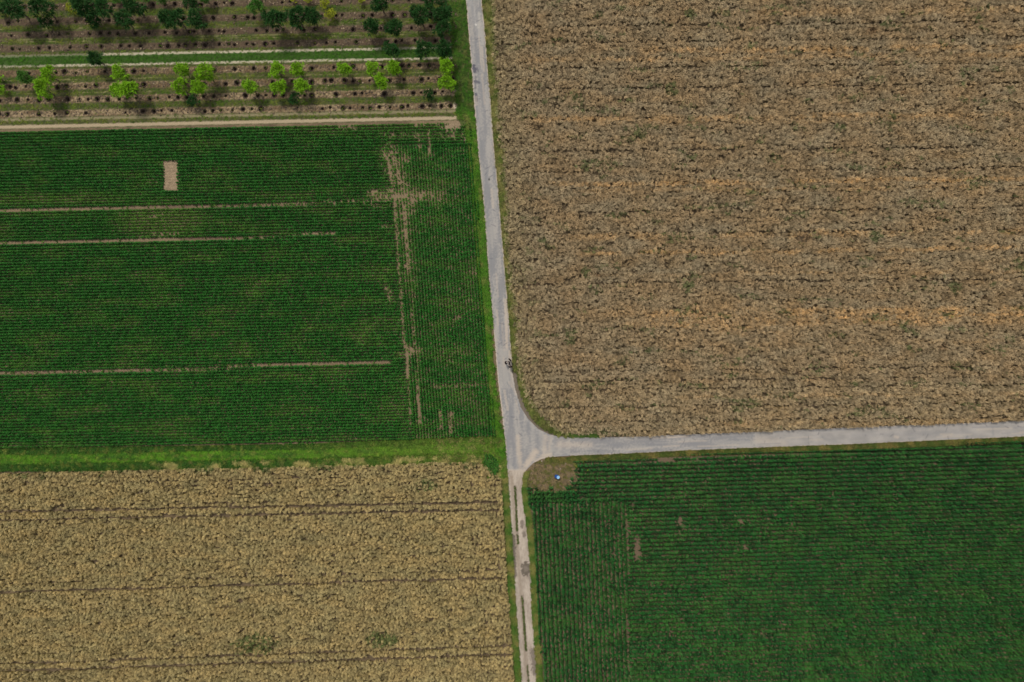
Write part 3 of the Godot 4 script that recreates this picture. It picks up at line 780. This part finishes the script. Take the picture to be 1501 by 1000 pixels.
func build_trees() -> void:
	var crowns := []
	var trunks := []
	for k in 5:
		crowns.append(crown_mesh(100 + k * 7, 40 if k < 3 else 26))
		trunks.append(trunk_mesh(200 + k))
	var mats := {}
	for q in [["lime", Color(0.15, 0.33, 0.010)], ["mid", Color(0.05, 0.15, 0.02)], ["dark", Color(0.014, 0.058, 0.011)], ["yellow", Color(0.28, 0.32, 0.02)]]:
		var m := plant_mat(0.65, 0.22, q[1] * 0.15)
		m.albedo_color = (q[1] as Color).linear_to_srgb()
		mats[q[0]] = m
	var tm := plant_mat(0.95)
	var rows := [
		["lime", "lime green young tree in the upper bright row", "lime green trees of the upper bright row", [[654, 96, 14], [577, 100, 13], [546, 100, 11.5], [505, 101, 12], [436, 102, 13], [405, 102, 13.5], [301, 107, 16], [267, 103, 13], [175, 107, 13], [71, 110, 14.5], [-2, 115, 9]]],
		["lime", "lime green young tree in the lower bright row", "lime green trees of the lower bright row", [[655, 121, 14], [559, 120, 13], [442, 126, 14], [409, 127, 13], [367, 127, 13], [291, 128, 13.5], [264, 127, 13], [187, 131, 17], [172, 132, 13], [62, 130, 16], [2, 133, 9]]],
		["dark", "small dark green bush below the bright rows", "dark bushes below the bright rows", [[628, 138, 9], [431, 143, 8.5], [283, 148, 9]]],
		["dark", "dark green tree standing on the grassy lane", "dark trees on the grassy lane", [[650, 73, 13], [621, 72, 12], [574, 73, 11.5], [140, 86, 11]]],
		["dark", "dark green tree in the second row above the lane", "dark trees above the lane", [[648, 40, 12], [578, 41, 12], [545, 39, 11.5], [287, 29, 13], [259, 28, 13], [244, 27, 12], [181, 29, 12.5], [138, 31, 10], [69, 32, 9]]],
		["dark", "dark green tree in the third row above the lane", "dark trees in the third row above the lane", [[649, 20, 13], [616, 23, 14], [457, 24, 12.5], [435, 25, 14], [403, 28, 15]]],
		["dark", "dark green tree at the top edge of the photo", "dark trees at the top edge", [[646, 0, 9], [629, 3, 11], [557, 4, 13], [280, 4, 11], [196, 10, 14], [152, 11, 15], [122, 9, 17], [61, 12, 15], [20, 12, 16], [0, 16, 8]]],
		["mid", "mid green tree at the top edge of the photo", "mid green trees at the top edge", [[375, 8, 13], [300, -3, 10], [236, -2, 10], [212, -4, 9], [170, -3, 9]]],
		["yellow", "yellowish green slender tree near the top edge", "yellowish slender trees near the top edge", [[530, 1, 6], [484, 22, 9], [476, 4, 9], [452, -2, 7], [430, -1, 7], [104, 13, 9]]],
		["mid", "small mid green tree beside the lime trees", "", [[36, 114, 12]]]]
	var ord := ["nearest the road", "second from the road", "third from the road", "fourth from the road", "fifth from the road", "sixth from the road", "seventh from the road", "eighth from the road", "ninth from the road", "tenth from the road", "eleventh from the road"]
	var k := 0
	for r in rows:
		for i in r[3].size():
			var t: Array = r[3][i]
			var s: float = t[2] * S / (1.85 if r[0] != "dark" else 1.5)
			var hc := 2.9 * s
			if t[2] < 10: hc = 2.2 * s
			var o := thing("tree", W(t[0], t[1], hc, 0.05), k * 1.3)
			var v: int = k % 3 if t[2] > 9.5 else 3 + k % 2
			var tr := part("trunk", trunks[k % 5], tm, o)
			tr.scale = Vector3(s, s * (1.0 if t[2] >= 10 else 0.8), s)
			var c := part("crown", crowns[v], mats[r[0]], o)
			c.scale = Vector3(s, s * (1.0 + 0.12 * sin(k * 2.3)), s)
			c.position.y = hc
			if r[3].size() == 1: tag(o, "small mid green tree left of the leftmost pair of lime trees", "tree")
			else: tag(o, r[1] + ", " + ord[i], "tree", r[2])
			k += 1

# ---- young crop -----------------------------------------------------------------
func build_young_crop() -> void:
	rng.seed = 9
	var sc := Scatter.new()
	var edge := func(py): return 575.0 + (py - 230.0) * 0.08
	var place := func(x: float, y: float):
		if y < crop_top(x) + 1.0 or y > crop_bottom(x) - 1.0 or x > crop_right(y): return
		if in_plot(x, y): return
		var f := covered(x, y, BARE)
		if f < 0.9: f *= clampf(0.95 + 0.8 * n2.get_noise_2d(x * 2.0, y * 2.0), 0, 1)
		if f > 0.25 and rng.randf() < f * 0.95: return
		var z := n1.get_noise_2d(x * 0.8, y * 3.0)
		var pl := n2.get_noise_2d(x * 0.5, y * 1.5)
		var weak := clampf(0.08 + z * 0.9 + pl * 0.2, 0, 1)
		weak = maxf(weak, f * 1.3)
		weak = maxf(weak, 0.9 * smoothstep(60.0, 20.0, Vector2((x - 235.0) * 0.6, (y - 322.0) * 1.6).length()))
		weak = maxf(weak, 0.8 * smoothstep(14.0, 2.0, absf(y - 292.0 + 0.01 * x)) * smoothstep(260.0, 100.0, x))
		weak = maxf(weak, 0.7 * smoothstep(18.0, 2.0, y - crop_top(x)) * smoothstep(330.0, 480.0, x))
		var c := Color(0.020, 0.118, 0.013).lerp(Color(0.068, 0.165, 0.017), weak)
		var k := rng.randf_range(0.82, 1.18) * lerpf(1.05, 0.78, weak)
		sc.put(W(x, y, 0.4, 0.02), rng.randf() * TAU, rng.randf() * TAU, rng.randf_range(0, 0.15), k, k * rng.randf_range(0.8, 1.2), c * rng.randf_range(0.5, 1.5))
	var y := 160.0
	while y < 690.0:
		var x := -85.0
		while x < 700.0:
			var yy := y - 0.021 * x + rng.randf_range(-0.3, 0.3)
			if x < edge.call(yy) or yy < 212: place.call(x, yy)
			x += 1.2 * rng.randf_range(0.7, 1.3)
		y += 4.35
	var q := 560.0
	while q < 735.0:
		var yy := 206.0
		while yy < 650.0:
			var x: float = q + (yy - 230.0) * 0.075
			if x >= edge.call(yy) and yy > 212: place.call(x + rng.randf_range(-0.3, 0.3), yy)
			yy += 1.2 * rng.randf_range(0.7, 1.3)
		q += 4.35
	stuff("young_maize_crop", sc, maize_plant(0.6, 17, 0.22, 0.07, 0.36), plant_mat(0.55, 0.3, Color(0.01, 0.03, 0.003)), "low dark green crop in fine rows left of the road below the orchard", "crop")

# ---- wheat ---------------------------------------------------------------------
func build_wheat_west() -> void:
	rng.seed = 12
	var sc := Scatter.new()
	var gaps := [[0, 750, 733, 736, 1.3], [0, 763, 733, 748, 1.3], [0, 857, 735, 835, 0.9], [0, 869, 742, 847, 1.3], [0, 974, 752, 947, 1.1], [0, 985, 753, 960, 1.3], [160, 707, 560, 699, 0.8], [240, 713, 400, 708, 1.0], [190, 741, 420, 735, 0.9], [708, 760, 716, 1000, 0.6], [692, 740, 708, 1000, 0.6], [725, 690, 742, 1000, 0.5]]
	var d := 1.4
	var y := 676.0
	while y < 1105.0:
		var x := -85.0
		while x < 760.0:
			var px := x + rng.randf_range(-0.8, 0.8)
			var py := y - 0.02 * px + 10.0 + rng.randf_range(-0.55, 0.55)
			x += d
			var top := wheat_w_top(px) + 0.7 * n3.get_noise_2d(px, 0)
			if py < top or px > wheat_w_right(py): continue
			var skip := false
			var near := 9.0
			for g in gaps:
				var t: float = (px - g[0]) / maxf(g[2] - g[0], 1.0)
				var dist: float = absf(py - lerpf(g[1], g[3], t))
				if g[2] - g[0] < 20.0: dist = seg(px, py, Vector2(g[0], g[1]), Vector2(g[2], g[3]))
				elif t > 1.0 or (t < 0.0 and g[0] > 0): continue
				var weak: float = 1.0
				if g[4] < 1.05: weak = clampf(0.6 + 1.4 * n2.get_noise_2d(px, py), 0, 1)
				if g[4] > 0.7: near = minf(near, dist)
				if dist < g[4] * 1.6 and rng.randf() < weak: skip = true
			if skip: continue
			var hole := 0.5 * n3.get_noise_2d(px * 3.6, py * 3.6) + 0.75 * n3.get_noise_2d(px * 0.3, (py + 0.014 * px) * 2.4 + 200.0)
			if hole < -0.13 and rng.randf() < 0.8: continue
			var u := n2.get_noise_2d(px * 0.35, py * 0.9)
			var lodge := clampf(0.3 + 1.6 * n1.get_noise_2d(px * 1.2 + 300.0, py * 2.4), 0, 1)
			lodge = maxf(lodge, smoothstep(130, 50, Vector2((px - 640) * 0.8, py - 800).length()) * 0.8)
			lodge = maxf(lodge, smoothstep(110, 40, Vector2((px - 660) * 1.0, py - 890).length()) * 0.8)
			if near < 6.0: lodge *= near / 9.0
			var dir := PI * 0.5 + 2.0 * n2.get_noise_2d(px * 0.35 + 50.0, py * 0.7)
			var c := Color(0.50, 0.39, 0.178).lerp(Color(0.43, 0.36, 0.175), clampf(0.5 + u, 0, 1))
			var weed := maxf(smoothstep(30, 5, Vector2((px - 560) * 0.8, (py - 938) * 1.5).length()), smoothstep(40, 5, Vector2((px - 375) * 0.7, (py - 945) * 1.4).length()) * 0.7)
			weed = maxf(weed, smoothstep(25, 5, Vector2((px - 625) * 0.9, (py - 712) * 1.5).length()) * 0.6)
			weed = maxf(weed, smoothstep(12.0, 2.0, py - top) * clampf(0.2 + 1.5 * n2.get_noise_2d(px * 0.6, 7.0), 0, 0.8))
			if weed * rng.randf() > 0.25: c = c.lerp(Color(0.10, 0.15, 0.045), 0.85)
			c = c * (rng.randf_range(0.5, 1.55) + 0.5 * n3.get_noise_2d(px * 2.4 + 500.0, py * 3.2))
			var k := rng.randf_range(0.5, 0.82)
			sc.put(W(px, py, 0.75), rng.randf() * TAU, dir + rng.randf_range(-0.5, 0.5), rng.randf_range(0.0, 0.2) + lodge * 0.3, k, k * (rng.randf_range(1.05, 1.5) + 0.5 * hole), c)
		y += 2.2
	stuff("wheat_crop", sc, wheat_clump(), plant_mat(0.75, 0.3, Color(0.08, 0.06, 0.03)), "golden ripe wheat with dark wheel lines left of the dirt track", "wheat")

func build_wheat_east() -> void:
	rng.seed = 14
	var sc := Scatter.new()
	var bands := [[22, 9, 0.5, 1050], [76, 6, 0.9, 960], [88, 5, 0.6, 780], [175, 6, 0.75, 780], [182, 4, 0.5, 860], [270, 5, 1.2, 830], [281, 4, 0.6, 850], [347, 8, 0.7, 850], [372, 4.5, 1.0, 860], [405, 4, 0.5, 1000], [462, 9, 0.9, 900], [477, 9, 0.8, 930], [470, 3.5, 1.2, 1180], [508, 4, 0.35, 1050], [585, 4, 0.4, 1000], [625, 6, 0.5, 1050]]
	var lines := [38, 62, 100, 130, 222, 253, 312, 343, 416, 545, 560, 572, 598, 620]
	var weeds := [[848, 143, 11], [858, 245, 9], [838, 497, 13], [1012, 20, 12], [795, 350, 7], [1285, 345, 14], [1400, 420, 13], [1010, 420, 12], [940, 195, 14], [985, 130, 14], [860, 398, 10]]
	var brown := [[1278, 42, 11], [897, 537, 6], [1385, 508, 9], [1180, 120, 7], [1325, 135, 6], [877, 402, 7], [1180, 348, 14], [1270, 368, 6], [1170, 545, 7], [1400, 590, 7], [780, 222, 4], [1445, 435, 7]]
	var d := 1.4
	var y := -85.0
	while y < 652.0:
		var x := 708.0
		while x < 1588.0:
			var px := x + rng.randf_range(-0.8, 0.8)
			var py := y - 0.013 * (px - 1150.0) + rng.randf_range(-0.55, 0.55)
			x += d
			var left := tab(WHEAT_E_L, py) + 2.5 * n3.get_noise_2d(py, 3.0)
			if px < left: continue
			if px > 838 and py > tab(SIDE_T, px) - 1.0: continue
			if px > 838 and px < 878 and py > 635: continue
			var row := py + 0.012 * (px - 750)
			var hole := 0.5 * n3.get_noise_2d(px * 3.6, py * 3.6) + 0.75 * n3.get_noise_2d(px * 0.3, (py + 0.014 * px) * 2.4 + 200.0)
			if hole < -0.13 and rng.randf() < 0.8: continue
			var skip := false
			for l in lines:
				if absf(row - l - 1.5 * n2.get_noise_2d(px * 0.3, l)) < 1.2 and n2.get_noise_2d(px * 0.35, l * 9.0) > -0.3 and rng.randf() < 0.92: skip = true
			if skip: continue
			var u := n2.get_noise_2d(px * 0.25, py * 1.2)
			var grey := clampf(0.45 + 0.9 * n1.get_noise_2d(px, py * 2.2), 0, 1)
			var c := Color(0.405, 0.292, 0.162).lerp(Color(0.39, 0.32, 0.205), grey)
			if py > 560: c = c.lerp(Color(0.44, 0.35, 0.205), 0.35)
			var or_f := 0.0
			for b in bands:
				if px < b[3] - 60: continue
				var f: float = smoothstep(b[1], b[1] * 0.2, absf(row - b[0] - 3.0 * n2.get_noise_2d(px * 0.15, b[0]))) * b[2] * clampf(0.75 + 1.3 * n2.get_noise_2d(px * 0.3, b[0] * 3.0), 0, 1) * smoothstep(b[3] - 60.0, b[3] + 40.0, px)
				or_f = maxf(or_f, f)
			or_f = maxf(or_f, 0.6 * smoothstep(85, 10, Vector2((px - 1060) * 0.4, (py - 468) * 2.0).length()) * clampf(0.7 + 1.2 * n2.get_noise_2d(px * 0.3, py * 2.0), 0, 1))
			or_f = maxf(or_f, 0.22 * clampf(0.0 + 1.6 * n2.get_noise_2d(px * 0.12 + 70.0, row * 1.3), 0, 1) * smoothstep(800.0, 900.0, px))
			c = c.lerp(Color(0.66, 0.42, 0.19), or_f * clampf(0.75 + 0.5 * rng.randfn(), 0.1, 1.0))
			var gr := clampf(1.0 * n1.get_noise_2d(px * 1.0 + 900.0, py * 3.0) - 0.14, 0, 0.3)
			for w in weeds:
				gr = maxf(gr, smoothstep(w[2], w[2] * 0.2, Vector2(px - w[0], py - w[1]).length()) * 1.0)
			if gr * rng.randf() > 0.16: c = c.lerp(Color(0.085, 0.13, 0.04), 0.75)
			var low := 0.0
			for w in brown:
				low = maxf(low, smoothstep(w[2], w[2] * 0.2, Vector2((px - w[0]) * 0.8, (py - w[1]) * 1.2).length()))
			if low > 0.5 and rng.randf() < 0.55: continue
			c = c.lerp(Color(0.24, 0.14, 0.07), low * 0.6)
			var rim := smoothstep(60.0, 5.0, px - left)
			c = c.lerp(Color(0.47, 0.385, 0.225), rim * 0.6)
			if px - left < 5.0 and rng.randf() < 0.5: c = c.lerp(Color(0.24, 0.27, 0.09), 0.7)
			var lodge := clampf(0.2 + 1.2 * n1.get_noise_2d(px * 1.3 + 300.0, py * 1.3), 0, 0.7)
			lodge = maxf(lodge, rim * 1.2)
			var dir := PI * 0.2 + 2.6 * n2.get_noise_2d(px * 0.4 + 50.0, py * 0.4)
			c = c * (rng.randf_range(0.45, 1.55) + 0.5 * n3.get_noise_2d(px * 2.4 + 500.0, py * 3.2))
			var k := rng.randf_range(0.5, 0.82)
			sc.put(W(px, py, 0.75), rng.randf() * TAU, dir + rng.randf_range(-0.6, 0.6), rng.randf_range(0.0, 0.22) + lodge * 0.4, k, k * (rng.randf_range(1.05, 1.5) + 0.5 * hole - 0.3 * low), c)
		y += 2.2
	stuff("wheat_crop", sc, wheat_clump(), plant_mat(0.75, 0.3, Color(0.08, 0.06, 0.03)), "brown ripe wheat streaked with orange right of the paved road", "wheat")

# ---- maize ---------------------------------------------------------------------
func build_maize() -> void:
	rng.seed = 31
	var sc := Scatter.new()
	var bald := [[935, 789, 935, 819, 4.0, 1.0, 1.0, SOIL], [967, 676, 986, 675, 2.6, 1.0, 1.0, SOIL], [998, 762, 999, 769, 3, 1.5, 0.9, SOIL], [888, 768, 894, 770, 3, 2, 0.6, SOIL], [900, 812, 902, 816, 3, 2, 0.6, SOIL], [1085, 764, 1090, 765, 3, 2, 0.6, SOIL], [1092, 802, 1096, 803, 3, 2, 0.6, SOIL]]
	var place := func(px: float, py: float):
		if py < maize_top(px) + 1.0 or px < maize_left(py): return
		var e := pow(absf(px - 804.0) / 40.0, 3.0) + pow(absf(py - 692.0) / 29.0, 3.0) + 0.9 * n2.get_noise_2d(px * 2.0, py * 2.0)
		if e < 0.95: return
		if covered(px, py, bald) > 0.5: return
		if rng.randf() < 0.02 + 0.1 * clampf(n2.get_noise_2d(px, py), 0, 1): return
		var z := clampf(0.35 + 1.3 * n1.get_noise_2d(px * 1.1, py * 2.5), 0, 1)
		var c := Color(0.012, 0.075, 0.014).lerp(Color(0.028, 0.10, 0.017), z)
		if px < 864 and absf(fposmod(py - 676.0, 6.2) - 3.1) < 1.6 and py < 690 and rng.randf() < 0.4: c = Color(0.22, 0.27, 0.03)
		var k := rng.randf_range(0.85, 1.12) * (1.0 + 0.12 * n2.get_noise_2d(px * 1.5, py * 1.5))
		if py < maize_top(px) + 8.0: k *= 0.75
		sc.put(W(px, py, 0.7), rng.randf() * TAU, rng.randf() * TAU, rng.randf_range(0, 0.12), k, k * rng.randf_range(0.85, 1.12), c * rng.randf_range(0.35, 1.75))
	var y := 640.0
	while y < 1125.0:
		var x := 770.0
		while x < 1588.0:
			var yy := y - 0.026 * (x - 850.0)
			if x > 922.0 or yy < 738.0: place.call(x, yy + rng.randf_range(-0.45, 0.45))
			x += 1.5 * rng.randf_range(0.75, 1.25)
		y += 6.25
	var q := 770.0
	while q < 935.0:
		var yy := 722.0
		while yy < 1088.0:
			var x: float = q + (yy - 740.0) * 0.045
			if yy >= 738.0 - 0.026 * (x - 850.0) - 3.0 and x <= 921.0: place.call(x + rng.randf_range(-0.45, 0.45), yy)
			elif x < 848 and yy < 738: place.call(x + rng.randf_range(-0.45, 0.45), yy)
			yy += 1.5 * rng.randf_range(0.75, 1.25)
		q += 6.25
	stuff("maize_crop", sc, maize_plant(0.85, 19, 0.27, 0.085, 0.5), plant_mat(0.5, 0.32, Color(0.01, 0.03, 0.003)), "tall dark green maize below the side road", "maize")

# ---- verges --------------------------------------------------------------------
func build_verges() -> void:
	rng.seed = 41
	var long_grass := grass_tuft(22, 0.34, 0.22, 0.04)
	var west := Scatter.new()
	for i in 9000:
		var y := rng.randf_range(-85, 700)
		var x := tab(ROAD_L, minf(y, 690)) - rng.randf() * (26.0 if y < 175 else 14.0) - 1.0
		if y > 480 and y < 630 and tab(ROAD_L, y) - x < 5.0 and rng.randf() < 0.9: continue
		if y < 165 and rng.randf() < 0.3 + 1.0 * n2.get_noise_2d(x * 2.0, y): continue
		var dry := clampf(0.12 + 1.3 * n2.get_noise_2d(x * 1.5, y), 0, 1)
		var c := Color(0.055, 0.165, 0.008).lerp(Color(0.16, 0.17, 0.045), dry)
		if y > 300 and y < 480 and tab(ROAD_L, y) - x < 8.0: c = c.lerp(Color(0.06, 0.17, 0.012), 0.5)
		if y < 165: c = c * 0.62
		var k := rng.randf_range(0.6, 1.1)
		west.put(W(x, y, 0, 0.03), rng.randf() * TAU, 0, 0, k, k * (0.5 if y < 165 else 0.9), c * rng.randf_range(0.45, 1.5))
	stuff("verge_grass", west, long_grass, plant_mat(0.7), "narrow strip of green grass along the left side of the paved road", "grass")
	var east := Scatter.new()
	for i in 5200:
		var y := rng.randf_range(-85, 640)
		var l := tab(ROAD_R, y) + (7.0 if y > 545 else 1.5)
		var r := tab(WHEAT_E_L, y) + 2.0
		if r < l: continue
		var x := lerpf(l, r, rng.randf())
		var c := Color(0.10, 0.14, 0.025).lerp(Color(0.30, 0.26, 0.10), clampf(0.35 + 1.2 * n2.get_noise_2d(x * 1.5, y), 0, 1))
		if y > 520: c = c.lerp(Color(0.10, 0.14, 0.03), 0.5)
		var k := rng.randf_range(0.7, 1.3)
		east.put(W(x, y, 0, 0.03), rng.randf() * TAU, 0, 0, k, k, c * rng.randf_range(0.35, 1.3))
	for i in 260:
		var x := rng.randf_range(835, 880)
		east.put(W(x, rng.randf_range(633, 640), 0, 0.02), rng.randf() * TAU, 0, 0, 1, 1, Color(0.06, 0.12, 0.02) * rng.randf_range(0.75, 1.25))
	stuff("verge_weeds", east, long_grass, plant_mat(0.7), "olive weeds between the paved road and the brown wheat", "grass")
	var strip := Scatter.new()
	for i in 17000:
		var x := rng.randf_range(-85, 735)
		var t := rng.randf()
		var y := lerpf(crop_bottom(x) + 0.5, wheat_w_top(x) + 1.0, t)
		if x > 705: y = lerpf(642, 700, t)
		if y > 690 and x < 705: continue
		var mown := smoothstep(0.12, 0.2, t) * smoothstep(0.68, 0.58, t)
		var c := Color(0.03, 0.09, 0.010).lerp(Color(0.075, 0.20, 0.010), mown * clampf(0.7 + 1.6 * n2.get_noise_2d(x * 0.25, y * 2.5), 0, 1))
		if n3.get_noise_2d(x * 0.7, y * 1.4) > 0.25: c = c.lerp(Color(0.17, 0.2, 0.04), 0.6)
		if x > 380: c = c.lerp(Color(0.11, 0.18, 0.02), clampf((x - 380) / 500.0, 0, 0.5))
		var dry := 0.0
		if t > 0.68: dry = clampf(0.1 + 1.8 * n2.get_noise_2d(x * 0.7, y), 0, 1) * smoothstep(180, 280, x)
		c = c.lerp(Color(0.42, 0.36, 0.14), dry)
		if x > 640 and rng.randf() < 0.2: c = c.lerp(Color(0.26, 0.2, 0.09), 0.6)
		var k := rng.randf_range(0.7, 1.2)
		strip.put(W(x, y, 0.15, 0.02), rng.randf() * TAU, 0, 0, k, k * (0.55 if mown > 0.5 else 1.1), c * rng.randf_range(0.5, 1.5))
	stuff("meadow_grass", strip, long_grass, plant_mat(0.7), "bright green grass strip between the low crop and the golden wheat", "grass")
	var trk := Scatter.new()
	for i in 5600:
		var y := rng.randf_range(692, 1085)
		var a := rng.randf()
		var x := 0.0
		if a < 0.5: x = tab(TRACK_L, y) - rng.randf() * 9.0
		else: x = tab(TRACK_R, y) + rng.randf() * 7.5 - 0.6
		if a >= 0.5 and y < 724: x = tab(TRACK_R, y) + rng.randf() * 5.0
		var c := Color(0.06, 0.13, 0.018).lerp(Color(0.21, 0.19, 0.06), clampf(0.35 + 1.2 * n2.get_noise_2d(x, y), 0, 1))
		var k := rng.randf_range(0.6, 1.1)
		trk.put(W(x, y, 0, 0.03), rng.randf() * TAU, 0, 0, k, k * 0.8, c * rng.randf_range(0.75, 1.25))
	for q in [[755, 713, 758, 779, 150], [758.5, 782, 759.5, 797, 26], [765.5, 874, 771, 954, 170], [773.5, 975, 777, 1060, 90]]:
		for i in q[4]:
			var t := rng.randf()
			trk.put(W(lerpf(q[0], q[2], t) + rng.randf_range(-1.2, 1.2), lerpf(q[1], q[3], t), 0, 0.04), rng.randf() * TAU, 0, 0, 0.5, 0.4, Color(0.08, 0.11, 0.03) * rng.randf_range(0.6, 1.5))
	stuff("track_grass", trk, long_grass, plant_mat(0.7), "grass along both sides and in the middle of the dirt track", "grass")
	var sth := Scatter.new()
	for i in 5200:
		var x := rng.randf_range(800, 1588)
		var y := tab(SIDE_B, maxf(x, 836)) + rng.randf_range(1.0, 7.5)
		if x < 836: y = 670.0 + rng.randf_range(1, 7)
		var c := Color(0.075, 0.11, 0.02).lerp(Color(0.20, 0.17, 0.05), clampf(0.35 + 1.4 * n2.get_noise_2d(x, y), 0, 1)) * 0.85
		var k := rng.randf_range(0.5, 1.0)
		sth.put(W(x, y, 0, 0.03), rng.randf() * TAU, 0, 0, k, k * 0.7, c * rng.randf_range(0.4, 1.4))
	stuff("verge_grass", sth, long_grass, plant_mat(0.7), "thin olive grass edge between the side road and the tall maize", "grass")

# ---- small things ------------------------------------------------------------------
func build_small_things() -> void:
	# leafy weed bush at the corner of the golden wheat
	rng.seed = 55
	var st := open()
	for i in 420:
		var a := rng.randf() * TAU
		var r := sqrt(rng.randf())
		var p := Vector3(cos(a) * r * 1.3, rng.randf_range(0.2, 1.1) * (1.15 - r * 0.6), sin(a) * r * 1.7 + cos(a) * r * 0.6)
		var b := rng.randf() * TAU
		var out := Vector3(cos(b), rng.randf_range(0.0, 0.6), sin(b)).normalized()
		var v := rng.randf_range(0.4, 1.5)
		var c := Color(0.032, 0.115, 0.014) * v
		ribbon(st, [p, p + out * 0.16 + Vector3(0, 0.03, 0), p + out * 0.32 - Vector3(0, 0.05, 0)], [0.04, 0.15, 0.03], out.cross(Vector3.UP).normalized(), [c, c, c])
	var bush := thing("weed_bush", W(720, 681, 0.6, 0.03))
	part("foliage", close(st), plant_mat(0.6), bush)
	var sb := open()
	for i in 7:
		var a := TAU * i / 7.0
		tube(sb, Vector3(cos(a) * 0.2, -0.05, sin(a) * 0.25), Vector3(cos(a) * 0.7, 0.8, sin(a) * 0.9), 0.02, 0.01, Color(0.09, 0.12, 0.04), 5)
	part("stem", close(sb), plant_mat(0.9), bush)
	tag(bush, "dark green leafy bush at the upper right corner of the golden wheat", "bush")

	# blue barrel on the bare corner
	var barrel := thing("barrel", W(815, 699, 0.4, -0.06))
	barrel.rotation = Vector3(0.05, 0, -0.42)
	var prof := [[0.0, 0.0], [0.27, 0.0], [0.3, 0.03], [0.325, 0.2], [0.345, 0.27], [0.345, 0.3], [0.33, 0.34], [0.335, 0.55], [0.345, 0.6], [0.345, 0.63], [0.325, 0.68], [0.31, 0.82], [0.29, 0.88], [0.28, 0.9]]
	part("body", lathe(prof, 28), solid(Color(0.012, 0.075, 0.33), 0.35), barrel)
	part("lid", lathe([[0.0, 0.93], [0.2, 0.935], [0.23, 0.95], [0.275, 0.95], [0.29, 0.93], [0.29, 0.9], [0.27, 0.895]], 28), solid(Color(0.30, 0.56, 0.86), 0.35), barrel)
	tag(barrel, "blue plastic barrel with a pale lid leaning on the bare corner plot", "barrel")

	# litter of clods and straw on the bare corner
	var cl := SphereMesh.new()
	cl.radius = 0.09
	cl.height = 0.13
	cl.radial_segments = 7
	cl.rings = 4
	var clods := Scatter.new()
	for i in 900:
		var x := rng.randf_range(772, 846)
		var y := rng.randf_range(672, 724)
		if x < tab(ROAD_R, minf(y, 690)) + 1.0 or (y > 690 and x < tab(TRACK_R, y) + 3.0): continue
		var c := Color(0.30, 0.22, 0.14).lerp(Color(0.10, 0.075, 0.05), rng.randf())
		if rng.randf() < 0.03: c = Color(0.5, 0.46, 0.4)
		var k := rng.randf_range(0.3, 1.3)
		clods.put(W(x, y, 0, 0.01), rng.randf() * TAU, rng.randf() * TAU, rng.randf() * 0.6, k, k, c)
	stuff("soil_clods", clods, cl, ground_mat(0.5, 0.7, 1.1, 17), "brown clods and pale stones strewn over the bare corner plot", "soil")
	var cw := Scatter.new()
	for i in 1100:
		var x := rng.randf_range(774, 846)
		var y := rng.randf_range(674, 724)
		if x < tab(ROAD_R, minf(y, 690)) + 3.0: continue
		var g := n2.get_noise_2d(x * 1.6, y * 1.6)
		var c := Color(0.10, 0.085, 0.05).lerp(Color(0.36, 0.27, 0.15), rng.randf())
		if g > 0.08 or y < 680: c = Color(0.07, 0.10, 0.02).lerp(Color(0.2, 0.18, 0.06), rng.randf())
		cw.put(W(x, y, 0, 0.01), rng.randf() * TAU, 0, 0, 0.7, 0.6, c)
	stuff("corner_weeds", cw, grass_tuft(18, 0.3, 0.2, 0.04), plant_mat(0.8), "sparse weeds on the bare corner plot around the blue barrel", "weeds")

	# four people standing together on the road
	var black := Color(0.012, 0.011, 0.014)
	var navy := Color(0.015, 0.014, 0.022)
	var y0 := 0.056
	person(W(741.0, 532.2, 1.4, y0), -PI / 2 + 0.35, "person in dark clothes on the road standing closest to the low crop", black, navy, Color(0.02, 0.015, 0.012), [Vector3(-0.16, 1.12, -0.32), Vector3(0.12, 1.05, -0.36)])
	person(W(747.6, 527.6, 1.4, y0), PI * 0.75, "person in dark clothes at the top of the group on the road", black, black, Color(0.03, 0.02, 0.015), [Vector3(-0.26, 0.86, -0.08), Vector3(0.26, 0.86, -0.06)], true)
	person(W(746.6, 532.4, 1.4, y0), PI / 2 - 0.1, "person in dark clothes in the middle of the group on the road", navy, black, Color(0.02, 0.015, 0.012), [Vector3(-0.27, 0.85, -0.05), Vector3(0.22, 1.0, -0.25)])
	person(W(748.0, 538.0, 1.4, y0), PI * 0.1, "person in dark clothes at the bottom of the group on the road", black, Color(0.08, 0.08, 0.09), Color(0.02, 0.015, 0.012), [Vector3(-0.2, 1.02, -0.28), Vector3(0.26, 0.86, -0.05)])

func solid(c: Color, rough: float) -> StandardMaterial3D:
	var m := StandardMaterial3D.new()
	m.albedo_color = c.linear_to_srgb()
	m.roughness = rough
	return m

func lathe(prof: Array, n: int) -> ArrayMesh:
	var st := SurfaceTool.new()
	st.begin(Mesh.PRIMITIVE_TRIANGLES)
	for i in prof.size() - 1:
		for j in n:
			var a := TAU * j / n
			var b := TAU * (j + 1) / n
			var p := [Vector3(cos(a) * prof[i][0], prof[i][1], sin(a) * prof[i][0]), Vector3(cos(a) * prof[i + 1][0], prof[i + 1][1], sin(a) * prof[i + 1][0]), Vector3(cos(b) * prof[i + 1][0], prof[i + 1][1], sin(b) * prof[i + 1][0]), Vector3(cos(b) * prof[i][0], prof[i][1], sin(b) * prof[i][0])]
			for k in [0, 1, 2, 0, 2, 3]: st.add_vertex(p[k])
	st.generate_normals()
	return st.commit()
